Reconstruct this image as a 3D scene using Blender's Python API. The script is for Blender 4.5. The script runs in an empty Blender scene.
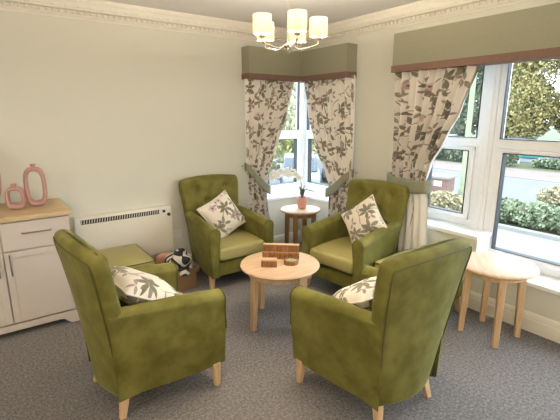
import bpy, math, random
from mathutils import Vector, Matrix, Euler
random.seed(7)
PI = math.pi
S = bpy.context.scene
COL = S.collection
XB, YA, ZC = 3.18, 3.89, 2.50           # right wall, far wall, ceiling
SILL, LOW = 0.63, 0.385                 # sill heights

# ------------------------------------------------------------------ materials
def nt(name):
    m = bpy.data.materials.new(name); m.use_nodes = True
    t = m.node_tree; return m, t, t.nodes['Principled BSDF']

def setp(b, **k):
    for a, v in k.items():
        key = a.replace('_', ' ')
        if key in b.inputs: b.inputs[key].default_value = v

def c4(c): return (c[0], c[1], c[2], 1)

class N:
    """tiny wrapper for building node trees"""
    def __init__(s, t): s.t = t
    def new(s, typ, **k):
        n = s.t.nodes.new(typ)
        for a, v in k.items(): setattr(n, a, v)
        return n
    def put(s, sock, v):
        if isinstance(v, bpy.types.NodeSocket): s.t.links.new(v, sock)
        elif v is not None: sock.default_value = v
    def m(s, op, a, b=None, c=None, clamp=False):
        n = s.new('ShaderNodeMath', operation=op, use_clamp=clamp)
        s.put(n.inputs[0], a)
        if b is not None: s.put(n.inputs[1], b)
        if c is not None: s.put(n.inputs[2], c)
        return n.outputs[0]
    def v(s, op, a, b=None):
        n = s.new('ShaderNodeVectorMath', operation=op)
        s.put(n.inputs[0], a)
        if b is not None: s.put(n.inputs[1], b)
        return n.outputs[0]
    def mix(s, f, a, b):
        n = s.new('ShaderNodeMix', data_type='RGBA')
        s.put(n.inputs[0], f); s.put(n.inputs[6], c4(a) if isinstance(a, tuple) else a)
        s.put(n.inputs[7], c4(b) if isinstance(b, tuple) else b)
        return n.outputs[2]
    def ramp(s, f, lo, hi):
        n = s.new('ShaderNodeMapRange', interpolation_type='SMOOTHSTEP')
        s.put(n.inputs[0], f); n.inputs[1].default_value = lo; n.inputs[2].default_value = hi
        return n.outputs[0]
    def coord(s, kind='Object', scale=(1, 1, 1)):
        c = s.new('ShaderNodeTexCoord'); mp = s.new('ShaderNodeMapping')
        mp.inputs['Scale'].default_value = scale
        s.t.links.new(c.outputs[kind], mp.inputs[0]); return mp.outputs[0]
    def noise(s, vec, scale, detail=3, rough=.5, out=0):
        n = s.new('ShaderNodeTexNoise'); s.put(n.inputs['Vector'], vec)
        n.inputs['Scale'].default_value = scale; n.inputs['Detail'].default_value = detail
        n.inputs['Roughness'].default_value = rough; return n.outputs[out]
    def bump(s, b, h, strength=.2, dist=.01):
        n = s.new('ShaderNodeBump'); n.inputs['Strength'].default_value = strength
        n.inputs['Distance'].default_value = dist; s.put(n.inputs['Height'], h)
        s.t.links.new(n.outputs[0], b.inputs['Normal'])

def plain(name, col, rough=.5, metal=0., var=.06, scale=9, **k):
    """paint / plastic / ceramic: base colour with faint noise variation"""
    m, t, b = nt(name); n = N(t)
    f = n.noise(n.coord(), scale, 3)
    lo = tuple(x * (1 - var) for x in col); hi = tuple(min(1, x * (1 + var)) for x in col)
    t.links.new(n.mix(f, lo, hi), b.inputs['Base Color'])
    setp(b, Roughness=rough, Metallic=metal, **k); return m

def wood(name, a, c, axis=0, scale=1., rough=.45):
    m, t, b = nt(name); n = N(t)
    sc = [14, 14, 14]; sc[axis] = 1.3
    v = n.coord('Object', tuple(x * scale for x in sc))
    f1 = n.noise(v, 2.2, 5, .6); f2 = n.noise(v, 9, 3, .6)
    f = n.m('ADD', n.m('MULTIPLY', f1, .7), n.m('MULTIPLY', f2, .3))
    f = n.ramp(f, .36, .66)
    t.links.new(n.mix(f, a, c), b.inputs['Base Color'])
    setp(b, Roughness=rough); n.bump(b, f2, .08, .004); return m

def velvet(name, a, c, sheen=.35):
    m, t, b = nt(name); n = N(t)
    v = n.coord()
    f = n.ramp(n.noise(v, 7.5, 3, .6), .25, .78)
    fine = n.noise(v, 420, 2)
    colr = n.mix(f, a, c)
    t.links.new(n.mix(n.m('MULTIPLY', fine, .25), colr, tuple(x * .6 for x in a)), b.inputs['Base Color'])
    setp(b, Roughness=.75, Sheen_Weight=sheen, Sheen_Roughness=.35)
    b.inputs['Sheen Tint'].default_value = (.72, .75, .42, 1)
    b.inputs['Specular IOR Level'].default_value = .25
    n.bump(b, fine, .12, .003); return m

def floral(name, cream, sub=None):
    """cream cloth printed with leafy sprigs, mauve flowers and thin twigs; pattern lives in UV (metres)"""
    m, t, b = nt(name); n = N(t)
    uv = n.new('ShaderNodeTexCoord').outputs['UV']
    wob = n.noise(uv, 9, 2, .5, 1)
    wv = n.v('MULTIPLY', n.v('SUBTRACT', wob, (.5, .5, .5)), (.022, .022, 0))
    base = n.v('ADD', uv, wv)
    fine = n.noise(uv, 260, 2)
    colr = n.mix(fine, tuple(x * .93 for x in cream), cream)
    def cell(seed, scale):
        vo = n.new('ShaderNodeTexVoronoi', voronoi_dimensions='2D', feature='F1')
        src = n.v('ADD', base, seed)
        n.put(vo.inputs['Vector'], src); vo.inputs['Scale'].default_value = scale
        vo.inputs['Randomness'].default_value = .75
        d = n.v('SUBTRACT', src, vo.outputs['Position'])
        sep = n.new('ShaderNodeSeparateColor'); t.links.new(vo.outputs['Color'], sep.inputs[0])
        return d, sep.outputs
    def rot(d, ang):
        r = n.new('ShaderNodeVectorRotate', rotation_type='Z_AXIS')
        n.put(r.inputs['Vector'], d); n.put(r.inputs['Angle'], ang)
        s = n.new('ShaderNodeSeparateXYZ'); t.links.new(r.outputs[0], s.inputs[0]); return s.outputs
    # twigs
    vo = n.new('ShaderNodeTexVoronoi', voronoi_dimensions='2D', feature='DISTANCE_TO_EDGE')
    n.put(vo.inputs['Vector'], n.v('ADD', base, (3.3, 1.7, 0))); vo.inputs['Scale'].default_value = 5.2
    line = n.m('LESS_THAN', vo.outputs['Distance'], .022)
    gate = n.m('GREATER_THAN', n.noise(uv, 7, 1), .5)
    colr = n.mix(n.m('MULTIPLY', n.m('MULTIPLY', line, gate), .75), colr, (.20, .15, .09))
    # leafy sprigs: several leaves radiating from one point
    for seed, scale, L, W, angs, tone, tone2 in (
            ((0, 0, 0), 4.4, .041, .0155, (0, .8, -.85, 1.75, -1.9, PI), (.095, .085, .045), (.21, .19, .115)),
            ((7.13, 4.6, 0), 3.6, .037, .0145, (.2, 1.2, -.9, 2.7), (.14, .125, .09), (.28, .245, .18)),
            ((2.57, 9.2, 0), 5.4, .027, .011, (0, 1.5, -1.5), (.19, .145, .115), (.34, .26, .23))):
        d, rnd = cell(seed, scale)
        ang0 = n.m('MULTIPLY', rnd[0], 2 * PI)
        mask = None
        for a in angs:
            s = rot(d, n.m('ADD', ang0, a))
            x = n.m('DIVIDE', n.m('SUBTRACT', s[0], L * 1.08), L)
            y = n.m('DIVIDE', n.m('ABSOLUTE', s[1]), W)
            q = n.m('ADD', y, n.m('MULTIPLY', x, x))
            k = n.m('LESS_THAN', q, 1.0)
            mask = k if mask is None else n.m('MAXIMUM', mask, k)
        colr = n.mix(n.m('MULTIPLY', mask, .88), colr, n.mix(rnd[1], tone, tone2))
    # flowers
    for seed, scale, R, tone in (((5.9, 2.2, 0), 2.9, .042, (.46, .31, .32)), ((1.1, 6.3, 0), 2.6, .033, (.58, .44, .43))):
        d, rnd = cell(seed, scale)
        s = rot(d, n.m('MULTIPLY', rnd[0], 6))
        th = n.m('ARCTAN2', s[1], s[0])
        r = n.m('SQRT', n.m('ADD', n.m('MULTIPLY', s[0], s[0]), n.m('MULTIPLY', s[1], s[1])))
        lim = n.m('MULTIPLY', n.m('ADD', .62, n.m('MULTIPLY', n.m('ABSOLUTE', n.m('COSINE', n.m('MULTIPLY', th, 2.5))), .38)), R)
        inside = n.m('LESS_THAN', r, lim)
        on = n.m('GREATER_THAN', rnd[1], .35)
        colr = n.mix(n.m('MULTIPLY', n.m('MULTIPLY', inside, on), n.m('SUBTRACT', .9, n.m('MULTIPLY', r, 9))), colr, tone)
        core = n.m('MULTIPLY', n.m('LESS_THAN', r, R * .28), on)
        colr = n.mix(core, colr, (.20, .10, .11))
    t.links.new(colr, b.inputs['Base Color'])
    setp(b, Roughness=.85, Sheen_Weight=.1); n.bump(b, fine, .1, .002)
    if sub: setp(b, Transmission_Weight=0.)
    return m

def glassmat():
    m = bpy.data.materials.new('clear_glass'); m.use_nodes = True; t = m.node_tree
    t.nodes.clear(); n = N(t)
    o = n.new('ShaderNodeOutputMaterial'); mx = n.new('ShaderNodeMixShader')
    tr = n.new('ShaderNodeBsdfTransparent'); gl = n.new('ShaderNodeBsdfGlossy')
    tr.inputs[0].default_value = (.965, .985, .99, 1); gl.inputs['Roughness'].default_value = .02
    fr = n.new('ShaderNodeFresnel'); fr.inputs[0].default_value = 1.45
    geo = n.new('ShaderNodeNewGeometry')
    t.links.new(n.m('MULTIPLY', fr.outputs[0], n.m('SUBTRACT', 1., geo.outputs['Backfacing'])), mx.inputs[0]); t.links.new(tr.outputs[0], mx.inputs[1]); t.links.new(gl.outputs[0], mx.inputs[2])
    t.links.new(mx.outputs[0], o.inputs[0]); return m

def carpetmat():
    m, t, b = nt('grey_loop_carpet'); n = N(t); v = n.coord()
    a = n.noise(v, 62, 5, .8); c = n.noise(v, 330, 2, .6); big = n.noise(v, 3.5, 3)
    f = n.ramp(n.m('ADD', n.m('MULTIPLY', a, .6), n.m('MULTIPLY', c, .4)), .38, .64)
    colr = n.mix(f, (.050, .046, .049), (.345, .322, .318))
    colr = n.mix(n.m('MULTIPLY', big, .25), colr, (.21, .19, .175))
    t.links.new(colr, b.inputs['Base Color']); setp(b, Roughness=.95, Sheen_Weight=.08)
    n.bump(b, n.m('ADD', a, c), .6, .006); return m

def brickmat():
    m, t, b = nt('red_brick'); n = N(t)
    br = n.new('ShaderNodeTexBrick'); n.put(br.inputs['Vector'], n.coord('Object', (1, 1, 1)))
    mp = n.new('ShaderNodeMapping'); c = n.new('ShaderNodeTexCoord')
    cx = n.new('ShaderNodeSeparateXYZ'); t.links.new(c.outputs['Object'], cx.inputs[0])
    cb = n.new('ShaderNodeCombineXYZ'); t.links.new(n.m('ADD', cx.outputs[0], cx.outputs[1]), cb.inputs[0]); t.links.new(cx.outputs[2], cb.inputs[1])
    t.links.new(cb.outputs[0], br.inputs['Vector'])
    br.inputs['Color1'].default_value = (.16, .075, .055, 1); br.inputs['Color2'].default_value = (.12, .058, .045, 1)
    br.inputs['Mortar'].default_value = (.2, .18, .16, 1); br.inputs['Scale'].default_value = 4.4
    br.inputs['Mortar Size'].default_value = .012; br.inputs['Brick Width'].default_value = .5
    t.links.new(br.outputs[0], b.inputs['Base Color']); setp(b, Roughness=.9); return m

def leafmat(name, a, c, d):
    m, t, b = nt(name); n = N(t)
    g = n.new('ShaderNodeNewGeometry'); v = n.coord()
    f = n.noise(v, 1.1, 3, .6); rnd = g.outputs['Random Per Island']
    colr = n.mix(n.ramp(f, .38, .62), a, c); colr = n.mix(n.m('MULTIPLY', rnd, .6), colr, d)
    t.links.new(colr, b.inputs['Base Color']); setp(b, Roughness=.7); return m

M = {}
M['wall'] = plain('sage_cream_wall_paint', (.69, .68, .595), .85, var=.015, scale=2)
M['ceiling'] = plain('white_ceiling_paint', (.84, .81, .79), .9, var=.02, scale=2)
M['plaster'] = plain('cream_plaster_moulding', (.84, .80, .72), .8, var=.03)
M['skirting'] = plain('cream_gloss_paint', (.82, .78, .68), .4, var=.02)
M['upvc'] = plain('white_upvc', (.90, .92, .95), .28, var=.01)
M['sillw'] = plain('white_sill', (.86, .87, .88), .35, var=.02)
M['seal'] = plain('black_rubber_seal', (.02, .022, .025), .6)
M['carpet'] = carpetmat()
M['glass'] = glassmat()
M['velvet'] = velvet('olive_velvet', (.116, .105, .016), (.214, .196, .047), .26)
M['seat'] = plain('olive_faux_leather', (.37, .325, .115), .45, var=.08, scale=14)
M['piping'] = plain('dark_olive_piping', (.085, .083, .018), .7)
M['oak'] = wood('light_oak', (.62, .42, .26), (.74, .54, .36), 0)
M['oakleg'] = wood('light_oak_leg', (.56, .36, .19), (.70, .49, .29), 2)
M['oakdark'] = wood('brown_oak', (.22, .115, .045), (.36, .20, .085), 2)
M['oaktop'] = wood('oak_worktop', (.50, .36, .19), (.66, .50, .30), 0)
M['acacia'] = wood('brown_acacia', (.16, .065, .02), (.36, .17, .06), 2, 2.)
M['acaciatop'] = wood('pale_acacia', (.50, .30, .16), (.66, .44, .27), 0, 2.)
M['carve'] = plain('burnt_lettering', (.05, .02, .01), .8)
M['floral'] = floral('printed_curtain_cloth', (.87, .82, .76))
M['cushion'] = floral('printed_cushion_cloth', (.84, .77, .66))
M['lining'] = plain('white_curtain_lining', (.82, .80, .78), .9, var=.03)
M['pelmet'] = plain('sage_pelmet_cloth', (.30, .29, .205), .9, var=.06, scale=40)
M['tie'] = plain('sage_tieback_cloth', (.24, .24, .165), .85, var=.06, scale=30)
M['trim'] = plain('mauve_brown_braid', (.20, .118, .088), .9, var=.15, scale=60)
M['cab'] = plain('cashmere_paint', (.60, .53, .475), .5, var=.015)
M['cabin'] = plain('dark_gap', (.05, .04, .035), .9)
M['pewter'] = plain('pewter_metal', (.30, .27, .24), .35, .9)
M['chrome'] = plain('polished_nickel', (.75, .72, .66), .16, 1.)
M['pink'] = plain('pink_glazed_ceramic', (.46, .26, .235), .28, var=.08, scale=20)
M['pot'] = plain('pink_matte_pot', (.66, .345, .30), .45, var=.05)
M['heater'] = plain('cream_heater_enamel', (.83, .79, .70), .4, var=.012)
M['black'] = plain('black_plastic', (.02, .02, .022), .5)
M['white'] = plain('white_plastic', (.78, .78, .76), .4)
def petalmat():
    m = bpy.data.materials.new('white_petal'); m.use_nodes = True; t = m.node_tree; t.nodes.clear(); n = N(t)
    o = n.new('ShaderNodeOutputMaterial'); cc = n.mix(n.noise(n.coord(), 40, 2), (.93, .91, .87), (.96, .95, .93))
    d = n.new('ShaderNodeBsdfDiffuse'); tr = n.new('ShaderNodeBsdfTranslucent'); mx = n.new('ShaderNodeMixShader'); mx.inputs[0].default_value = .45
    t.links.new(cc, d.inputs[0]); t.links.new(cc, tr.inputs[0]); t.links.new(d.outputs[0], mx.inputs[1]); t.links.new(tr.outputs[0], mx.inputs[2]); t.links.new(mx.outputs[0], o.inputs[0]); return m
M['petal'] = petalmat()
M['green'] = plain('dark_green_leaf', (.05, .10, .03), .4)
M['stem'] = plain('green_stem', (.16, .20, .06), .5)
M['soil'] = plain('bark_compost', (.09, .06, .04), .95)
M['cardboard'] = plain('brown_cardboard', (.20, .115, .06), .85)
M['peach'] = plain('peach_cloth', (.55, .30, .20), .9)
M['brass'] = plain('aged_brass', (.45, .25, .08), .4, .5)
M['herbs'] = plain('pale_green_filling', (.35, .36, .20), .9, var=.5, scale=160)

def bundlemat():
    m, t, b = nt('black_white_swirl_cloth'); n = N(t)
    w = n.new('ShaderNodeTexWave', wave_type='RINGS'); n.put(w.inputs['Vector'], n.coord('Object'))
    w.inputs['Scale'].default_value = 7.0; w.inputs['Distortion'].default_value = 4.5
    w.inputs['Detail'].default_value = 1.5; w.inputs['Detail Scale'].default_value = 1.2
    f = n.m('GREATER_THAN', w.outputs['Fac'], .5)
    t.links.new(n.mix(f, (.025, .024, .028), (.80, .76, .70)), b.inputs['Base Color']); setp(b, Roughness=.85); return m
M['bundle'] = bundlemat()

def shademat():
    m = bpy.data.materials.new('cream_lamp_shade'); m.use_nodes = True; t = m.node_tree; t.nodes.clear(); n = N(t)
    o = n.new('ShaderNodeOutputMaterial'); f = n.noise(n.coord('Object', (1, 1, 6)), 30, 2)
    cc = n.mix(f, (.92, .86, .68), (.95, .90, .76))
    d = n.new('ShaderNodeBsdfDiffuse'); tr = n.new('ShaderNodeBsdfTranslucent'); mx = n.new('ShaderNodeMixShader')
    t.links.new(cc, d.inputs[0]); t.links.new(cc, tr.inputs[0]); mx.inputs[0].default_value = .45
    t.links.new(d.outputs[0], mx.inputs[1]); t.links.new(tr.outputs[0], mx.inputs[2]); t.links.new(mx.outputs[0], o.inputs[0]); return m
SHADE_E = .62
M['shade'] = shademat()
def emis(name, c, s):
    m, t, b = nt(name); setp(b, Roughness=.5); b.inputs['Base Color'].default_value = c4(c)
    b.inputs['Emission Color'].default_value = c4(c); b.inputs['Emission Strength'].default_value = s; return m
M['bulb'] = emis('glowing_bulb', (1, .86, .62), 6.)

# ------------------------------------------------------------------ mesh builder
class MB:
    def __init__(s): s.v = []; s.f = []; s.uv = None
    def add(s, vs, fs):
        o = len(s.v); s.v += [tuple(p) for p in vs]; s.f += [tuple(i + o for i in f) for f in fs]; return s
    def box(s, a, b):
        x0, x1 = sorted((a[0], b[0])); y0, y1 = sorted((a[1], b[1])); z0, z1 = sorted((a[2], b[2]))
        return s.add([(x0, y0, z0), (x1, y0, z0), (x1, y1, z0), (x0, y1, z0), (x0, y0, z1), (x1, y0, z1), (x1, y1, z1), (x0, y1, z1)],
                     [(0, 3, 2, 1), (4, 5, 6, 7), (0, 1, 5, 4), (1, 2, 6, 5), (2, 3, 7, 6), (3, 0, 4, 7)])
    def loft(s, rings, caps=True, closed=True):
        n = len(rings[0]); vs = [p for r in rings for p in r]; fs = []
        for i in range(len(rings) - 1):
            for j in range(n if closed else n - 1):
                k = (j + 1) % n
                fs.append((i * n + j, i * n + k, (i + 1) * n + k, (i + 1) * n + j))
        if caps:
            fs.append(tuple(reversed(range(n)))); fs.append(tuple((len(rings) - 1) * n + j for j in range(n)))
        return s.add(vs, fs)
    def lathe(s, prof, c=(0, 0, 0), n=40, caps=True):
        rings = [[(c[0] + r * math.cos(2 * PI * j / n), c[1] + r * math.sin(2 * PI * j / n), c[2] + z) for j in range(n)] for r, z in prof]
        return s.loft(rings, caps=caps)
    def tube(s, pts, r, n=8, closed=False):
        P = [Vector(p) for p in pts]; L = len(P); rings = []; up = None
        for i in range(L):
            if closed: d = P[(i + 1) % L] - P[i - 1]
            else: d = P[min(i + 1, L - 1)] - P[max(i - 1, 0)]
            d.normalize()
            if up is None:
                up = Vector((0, 0, 1)) if abs(d.z) < .9 else Vector((1, 0, 0))
            x = up - d * up.dot(d)
            if x.length < 1e-5: x = d.orthogonal()
            x.normalize(); up = x; y = d.cross(x)
            rr = r[i] if isinstance(r, (list, tuple)) else r
            rings.append([tuple(P[i] + (x * math.cos(2 * PI * j / n) + y * math.sin(2 * PI * j / n)) * rr) for j in range(n)])
        if closed: rings.append(rings[0]); return s.loft(rings, caps=False)
        return s.loft(rings)
    def ball(s, c, r, n=12, k=8):
        rx, ry, rz = r if isinstance(r, tuple) else (r, r, r)
        rings = []
        for i in range(1, k):
            a = PI * i / k - PI / 2
            rings.append([(c[0] + rx * math.cos(a) * math.cos(2 * PI * j / n), c[1] + ry * math.cos(a) * math.sin(2 * PI * j / n), c[2] + rz * math.sin(a)) for j in range(n)])
        return s.loft(rings)
    def taper(s, top, bot, w0, w1):
        """square leg from bottom centre (half width w1) to top centre (half width w0)"""
        r = []
        for c, w in ((bot, w1), (top, w0)):
            r.append([(c[0] - w, c[1] - w, c[2]), (c[0] + w, c[1] - w, c[2]), (c[0] + w, c[1] + w, c[2]), (c[0] - w, c[1] + w, c[2])])
        return s.loft(r)
    def build(s, name, m, parent=None, smooth=None, bevel=0, seg=2, sub=0):
        me = bpy.data.meshes.new(name); me.from_pydata(s.v, [], s.f)
        if s.uv:
            ul = me.uv_layers.new(name='UVMap')
            for lp in me.loops: ul.data[lp.index].uv = s.uv[lp.vertex_index]
        me.materials.append(M[m] if isinstance(m, str) else m)
        import bmesh
        bm = bmesh.new(); bm.from_mesh(me); bmesh.ops.recalc_face_normals(bm, faces=bm.faces); bm.to_mesh(me); bm.free()
        if smooth is not None:
            me.polygons.foreach_set('use_smooth', [True] * len(me.polygons))
            if smooth < 180: me.set_sharp_from_angle(angle=math.radians(smooth))
        o = bpy.data.objects.new(name, me); COL.objects.link(o)
        if parent: o.parent = parent
        if bevel:
            md = o.modifiers.new('bevel', 'BEVEL'); md.width = bevel; md.segments = seg; md.limit_method = 'ANGLE'
            md.harden_normals = False
            me.polygons.foreach_set('use_smooth', [True] * len(me.polygons)); me.set_sharp_from_angle(angle=math.radians(50))
        if sub:
            md = o.modifiers.new('sub', 'SUBSURF'); md.levels = sub; md.render_levels = sub
        return o

def tag(o, label, cat, group=None, kind=None):
    o['label'] = label; o['category'] = cat
    if group: o['group'] = group
    if kind: o['kind'] = kind
    return o
def struct(o, label=None):
    o['kind'] = 'structure'
    if label: o['label'] = label
    return o
def empty(name, loc, rz=0., label=None, cat=None, group=None):
    o = bpy.data.objects.new(name, None); COL.objects.link(o); o.location = loc; o.rotation_euler = (0, 0, rz)
    o.empty_display_size = .1
    if label: tag(o, label, cat, group)
    return o
def copy_tree(o, parent=None):
    kids = [c for c in o.children]
    c = o.copy(); COL.objects.link(c)
    if parent: c.parent = parent
    for k in kids: copy_tree(k, c)
    return c
def spline(pts, n, closed=False):
    P = [Vector(p) for p in pts]; L = len(P); out = []
    segs = L if closed else L - 1
    for i in range(segs):
        g = (lambda k: P[k % L]) if closed else (lambda k: P[max(0, min(L - 1, k))])
        p0, p1, p2, p3 = g(i - 1), g(i), g(i + 1), g(i + 2)
        for j in range(n):
            t = j / n
            out.append(.5 * ((2 * p1) + (p2 - p0) * t + (2 * p0 - 5 * p1 + 4 * p2 - p3) * t * t + (3 * p1 - p0 - 3 * p2 + p3) * t ** 3))
    if not closed: out.append(P[-1])
    return [tuple(p) for p in out]
def lerp(a, b, t): return a + (b - a) * t
def table(tab, z):
    """piecewise linear lookup, tab sorted by descending z"""
    if z >= tab[0][0]: return tab[0][1:]
    for a, b in zip(tab, tab[1:]):
        if z >= b[0]:
            t = (a[0] - z) / (a[0] - b[0]); t = t * t * (3 - 2 * t) * .5 + t * .5
            return tuple(lerp(p, q, t) for p, q in zip(a[1:], b[1:]))
    return tab[-1][1:]

# ------------------------------------------------------------------ room shell
X0, Y0 = -2.3, -2.6
TH = .30
XO, YO = XB + TH, YA + TH
struct(MB().box((X0 - .1, Y0 - .1, -.12), (XB, YA, 0)).build('floor', 'carpet'), 'grey speckled loop carpet over the whole floor')
struct(MB().box((X0 - .1, Y0 - .1, ZC), (XO, YO, ZC + .1)).build('ceiling', 'ceiling'))
struct(MB().box((X0 - .1, Y0 - .1, 0), (X0, YA, ZC)).build('wall_left', 'wall'))
struct(MB().box((X0, Y0 - .1, 0), (XO, Y0, ZC)).build('wall_back', 'wall'))
HEAD = 2.16
CA, CB = 2.42, 3.10                       # corner window outer edges on far / right wall
w = MB()
w.box((X0 - .1, YA, 0), (CA, YO, ZC)); w.box((CA, YA, 0), (XO, YO, SILL - .03)); w.box((CA, YA, HEAD), (XO, YO, ZC))
struct(w.build('wall_far', 'wall'))
W3L, W3R = 2.38, 1.80                     # left casement
W4L, W4R = 1.62, -.9                      # tall window
w = MB()
w.box((XB, CB, 0), (XO, YA, SILL - .03)); w.box((XB, CB, HEAD), (XO, YA, ZC))
w.box((XB, W3L, 0), (XO, CB, ZC))
w.box((XB, 1.62, 0), (XO, W3L, SILL - .03))
w.box((XB, W4R, HEAD), (XO, W3L, ZC)); w.box((XB, W4R, 0), (XO, 1.62, LOW - .03))
w.box((XB, Y0, 0), (XO, W4R, ZC))
struct(w.build('wall_right', 'wall'))
# sills
s = MB(); s.box((CA, YA - .025, SILL - .035), (XO - .1, YO - .06, SILL)); s.box((XB - .025, CB, SILL - .035), (XO - .06, YA, SILL))
struct(s.build('trim_1', 'sillw', bevel=.006), 'white corner window sill')
struct(MB().box((XB - .025, 1.60, SILL - .035), (XO - .06, W3L, SILL)).build('trim_2', 'sillw', bevel=.006), 'white sill under the narrow casement')
struct(MB().box((XB - .03, W4R, LOW - .035), (XO - .06, 1.598, LOW)).build('trim_3', 'sillw', bevel=.008), 'white low sill under the wide window')
struct(MB().box((XB - .004, 1.608, LOW), (XO - .06, 1.6195, SILL - .036)).build('trim_4', 'sillw'), 'white reveal lining beside the wide window')
# skirting boards
def skirt(name, a, b, n):
    prof = [(0, 0), (.022, 0), (.022, .095), (.017, .102), (.017, .125), (.010, .138), (.004, .146), (0, .148)]
    r = [[(p[0] + n[0] * d, p[1] + n[1] * d, z) for d, z in prof] for p in (a, b)]
    return struct(MB().loft(r).build(name, 'skirting', smooth=30))
skirt('baseboard_far', (X0, YA), (XB - .022, YA), (0, -1))
skirt('baseboard_right', (XB, YA), (XB, Y0), (-1, 0))
# cornice: stepped profile with leaf row and beading
def cornice(name, a, b, n, d, label):
    prof = [(0, 2.352), (.012, 2.352), (.014, 2.362), (.024, 2.366), (.034, 2.376), (.036, 2.380), (.012, 2.383), (.012, 2.412), (.050, 2.416), (.052, 2.420), (.054, 2.428),
            (.062, 2.432), (.070, 2.452), (.088, 2.470), (.094, 2.474), (.096, 2.486), (.104, 2.488), (.106, 2.4995), (0, 2.4995)]
    rings = []
    for p, sgn in ((a, 1), (b, 0)):
        rings.append([(p[0] + n[0] * q + (d[0] * -q if sgn == 0 else 0), p[1] + n[1] * q + (d[1] * -q if sgn == 0 else 0), z) for q, z in prof])
    mb = MB().loft(rings)
    L = (Vector(b) - Vector(a)).length
    k = int(L / .047)
    for i in range(k):
        t = (i + .5) / k * (L - .06)
        x, y = a[0] + d[0] * t, a[1] + d[1] * t
        mb.ball((x + n[0] * .024, y + n[1] * .024, 2.398), (.016 if d[0] else .017, .017 if d[0] else .016, .016), 6, 4)
        if i % 2 == 0:
            mb.ball((x + n[0] * .060, y + n[1] * .060, 2.436), (.026 if d[0] else .012, .012 if d[0] else .026, .010), 6, 4)
    return struct(mb.build(name, 'plaster', smooth=35), label)
cornice('trim_5', (X0, YA), (XB, YA), (0, -1), (1, 0), 'ornate cream plaster cornice along the far wall')
cornice('trim_6', (XB, Y0), (XB, YA), (-1, 0), (0, 1), 'ornate cream plaster cornice along the window wall')

# ------------------------------------------------------------------ windows
def win(name, along, const, s0, s1, z0, z1, casement, tz=(1.325, 1.40), jamb=(.05, .05)):
    """frame in the plane const (axis 'x' runs in x at y=const, axis 'y' runs in y at x=const); s0<s1"""
    def P(s, z, d): return (s, const + d, z) if along == 'x' else (const + d, s, z)
    mb = MB()
    B = lambda a0, a1, b0, b1, d0=-.035, d1=.035: mb.box(P(a0, b0, d0), P(a1, b1, d1))
    j0, j1 = jamb
    B(s0, s0 + j0, z0, z1); B(s1 - j1, s1, z0, z1)
    B(s0, s1, z0, z0 + .055, -.036, .036); B(s0, s1, z1 - .055, z1, -.036, .036); B(s0, s1, tz[0], tz[1], -.037, .037)
    root = struct(mb.build(name, 'upvc', bevel=.006))
    a0, a1 = s0 + j0, s1 - j1
    if casement:
        cm = MB(); f = .048; zb, zt = z0 + .055, tz[0]
        for q in ((a0, a0 + f, zb, zt), (a1 - f, a1, zb, zt)): cm.box(P(q[0], q[2], -.052), P(q[1], q[3], .02))
        for q in ((a0, a1, zb, zb + f), (a0, a1, zt - f + .015, zt)): cm.box(P(q[0], q[2], -.053), P(q[1], q[3], .021))
        cm.build('casement', 'upvc', root, bevel=.008)
        lo = (a0 + f, a1 - f, zb + f, zt - f + .015)
    else: lo = (a0, a1, z0 + .055, tz[0])
    up = (a0, a1, tz[1], z1 - .055)
    for k in (lo, up):
        sl = MB(); e = .005
        for q in ((k[0], k[0] + e, k[2], k[3]), (k[1] - e, k[1], k[2], k[3])): sl.box(P(q[0], q[2], -.04 if k is up else -.055), P(q[1], q[3], .01))
        for q in ((k[0], k[1], k[2], k[2] + e), (k[0], k[1], k[3] - e, k[3])): sl.box(P(q[0], q[2], -.0395 if k is up else -.0545), P(q[1], q[3], .01))
        sl.build('gasket', 'seal', root)
        MB().box(P(k[0] + .002, k[2] + .002, -.006), P(k[1] - .002, k[3] - .002, .006)).build('pane', 'glass', root)
    return root
GX, GY = XB + .26, YA + .26
win('window_1', 'x', GY, CA, GX - .05, SILL, HEAD, True, jamb=(.05, .075))
win('window_2', 'y', GX, CB, GY - .05, SILL, HEAD, True, jamb=(.05, .03))
struct(MB().box((GX - .055, GY - .055, SILL), (XO, YO, HEAD)).build('trim_7', 'upvc', bevel=.006), 'white corner window post')
win('window_3', 'y', GX, W3R, W3L - .02, SILL, HEAD, True, jamb=(.035, .05))
p = MB(); p.box((GX - .05, 1.692, LOW), (XO, 1.80, HEAD)); p.box((GX - .062, 1.722, LOW), (GX - .04, 1.762, HEAD))
struct(p.build('trim_8', 'upvc', bevel=.006), 'white post between the two right-hand windows')
win('window_4', 'y', GX, .62, 1.692, LOW, HEAD, True, jamb=(.05, .05))
win('window_5', 'y', GX, W4R, .62, LOW, HEAD, False)

# ------------------------------------------------------------------ pelmets
def pelmet_arm(root, x0, y0, x1, y1, zb=1.955, zt=2.275):
    MB().box((x0, y0, zb + .002), (x1, y1, zt)).build('valance', 'pelmet', root, bevel=.01)
pr = empty('pelmet', (XB - .075, YA - .075, 1.955), label='green cloth L shaped pelmet with brown braid hem across the corner window', cat='pelmet')
def relbox(root, a, b): 
    l = root.location; return (a[0] - l.x, a[1] - l.y, a[2] - l.z), (b[0] - l.x, b[1] - l.y, b[2] - l.z)
D = .145
def prism(root, name, poly, z0, z1, m, bev=0):
    l = root.location
    r = [[(p[0] - l.x, p[1] - l.y, z - l.z) for p in poly] for z in (z0, z1)]
    return MB().loft(r).build(name, m, root, bevel=bev)
ix, iy = XB - D, YA - D
e = .003
prism(pr, 'valance', [(2.345, YA - e), (2.345, iy), (ix, iy), (XB - e, YA - e)], 2.0, 2.275, 'pelmet')
prism(pr, 'valance', [(XB - e, 3.035), (XB - e, YA - e - .001), (ix, iy - .0005), (ix, 3.035)], 2.0, 2.275, 'pelmet')
t = .006
prism(pr, 'braid_trim', [(2.345 - t, YA - e), (2.345 - t, iy - t), (ix - t, iy - t), (XB - e, YA - e)], 1.955, 2.01, 'trim')
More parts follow.
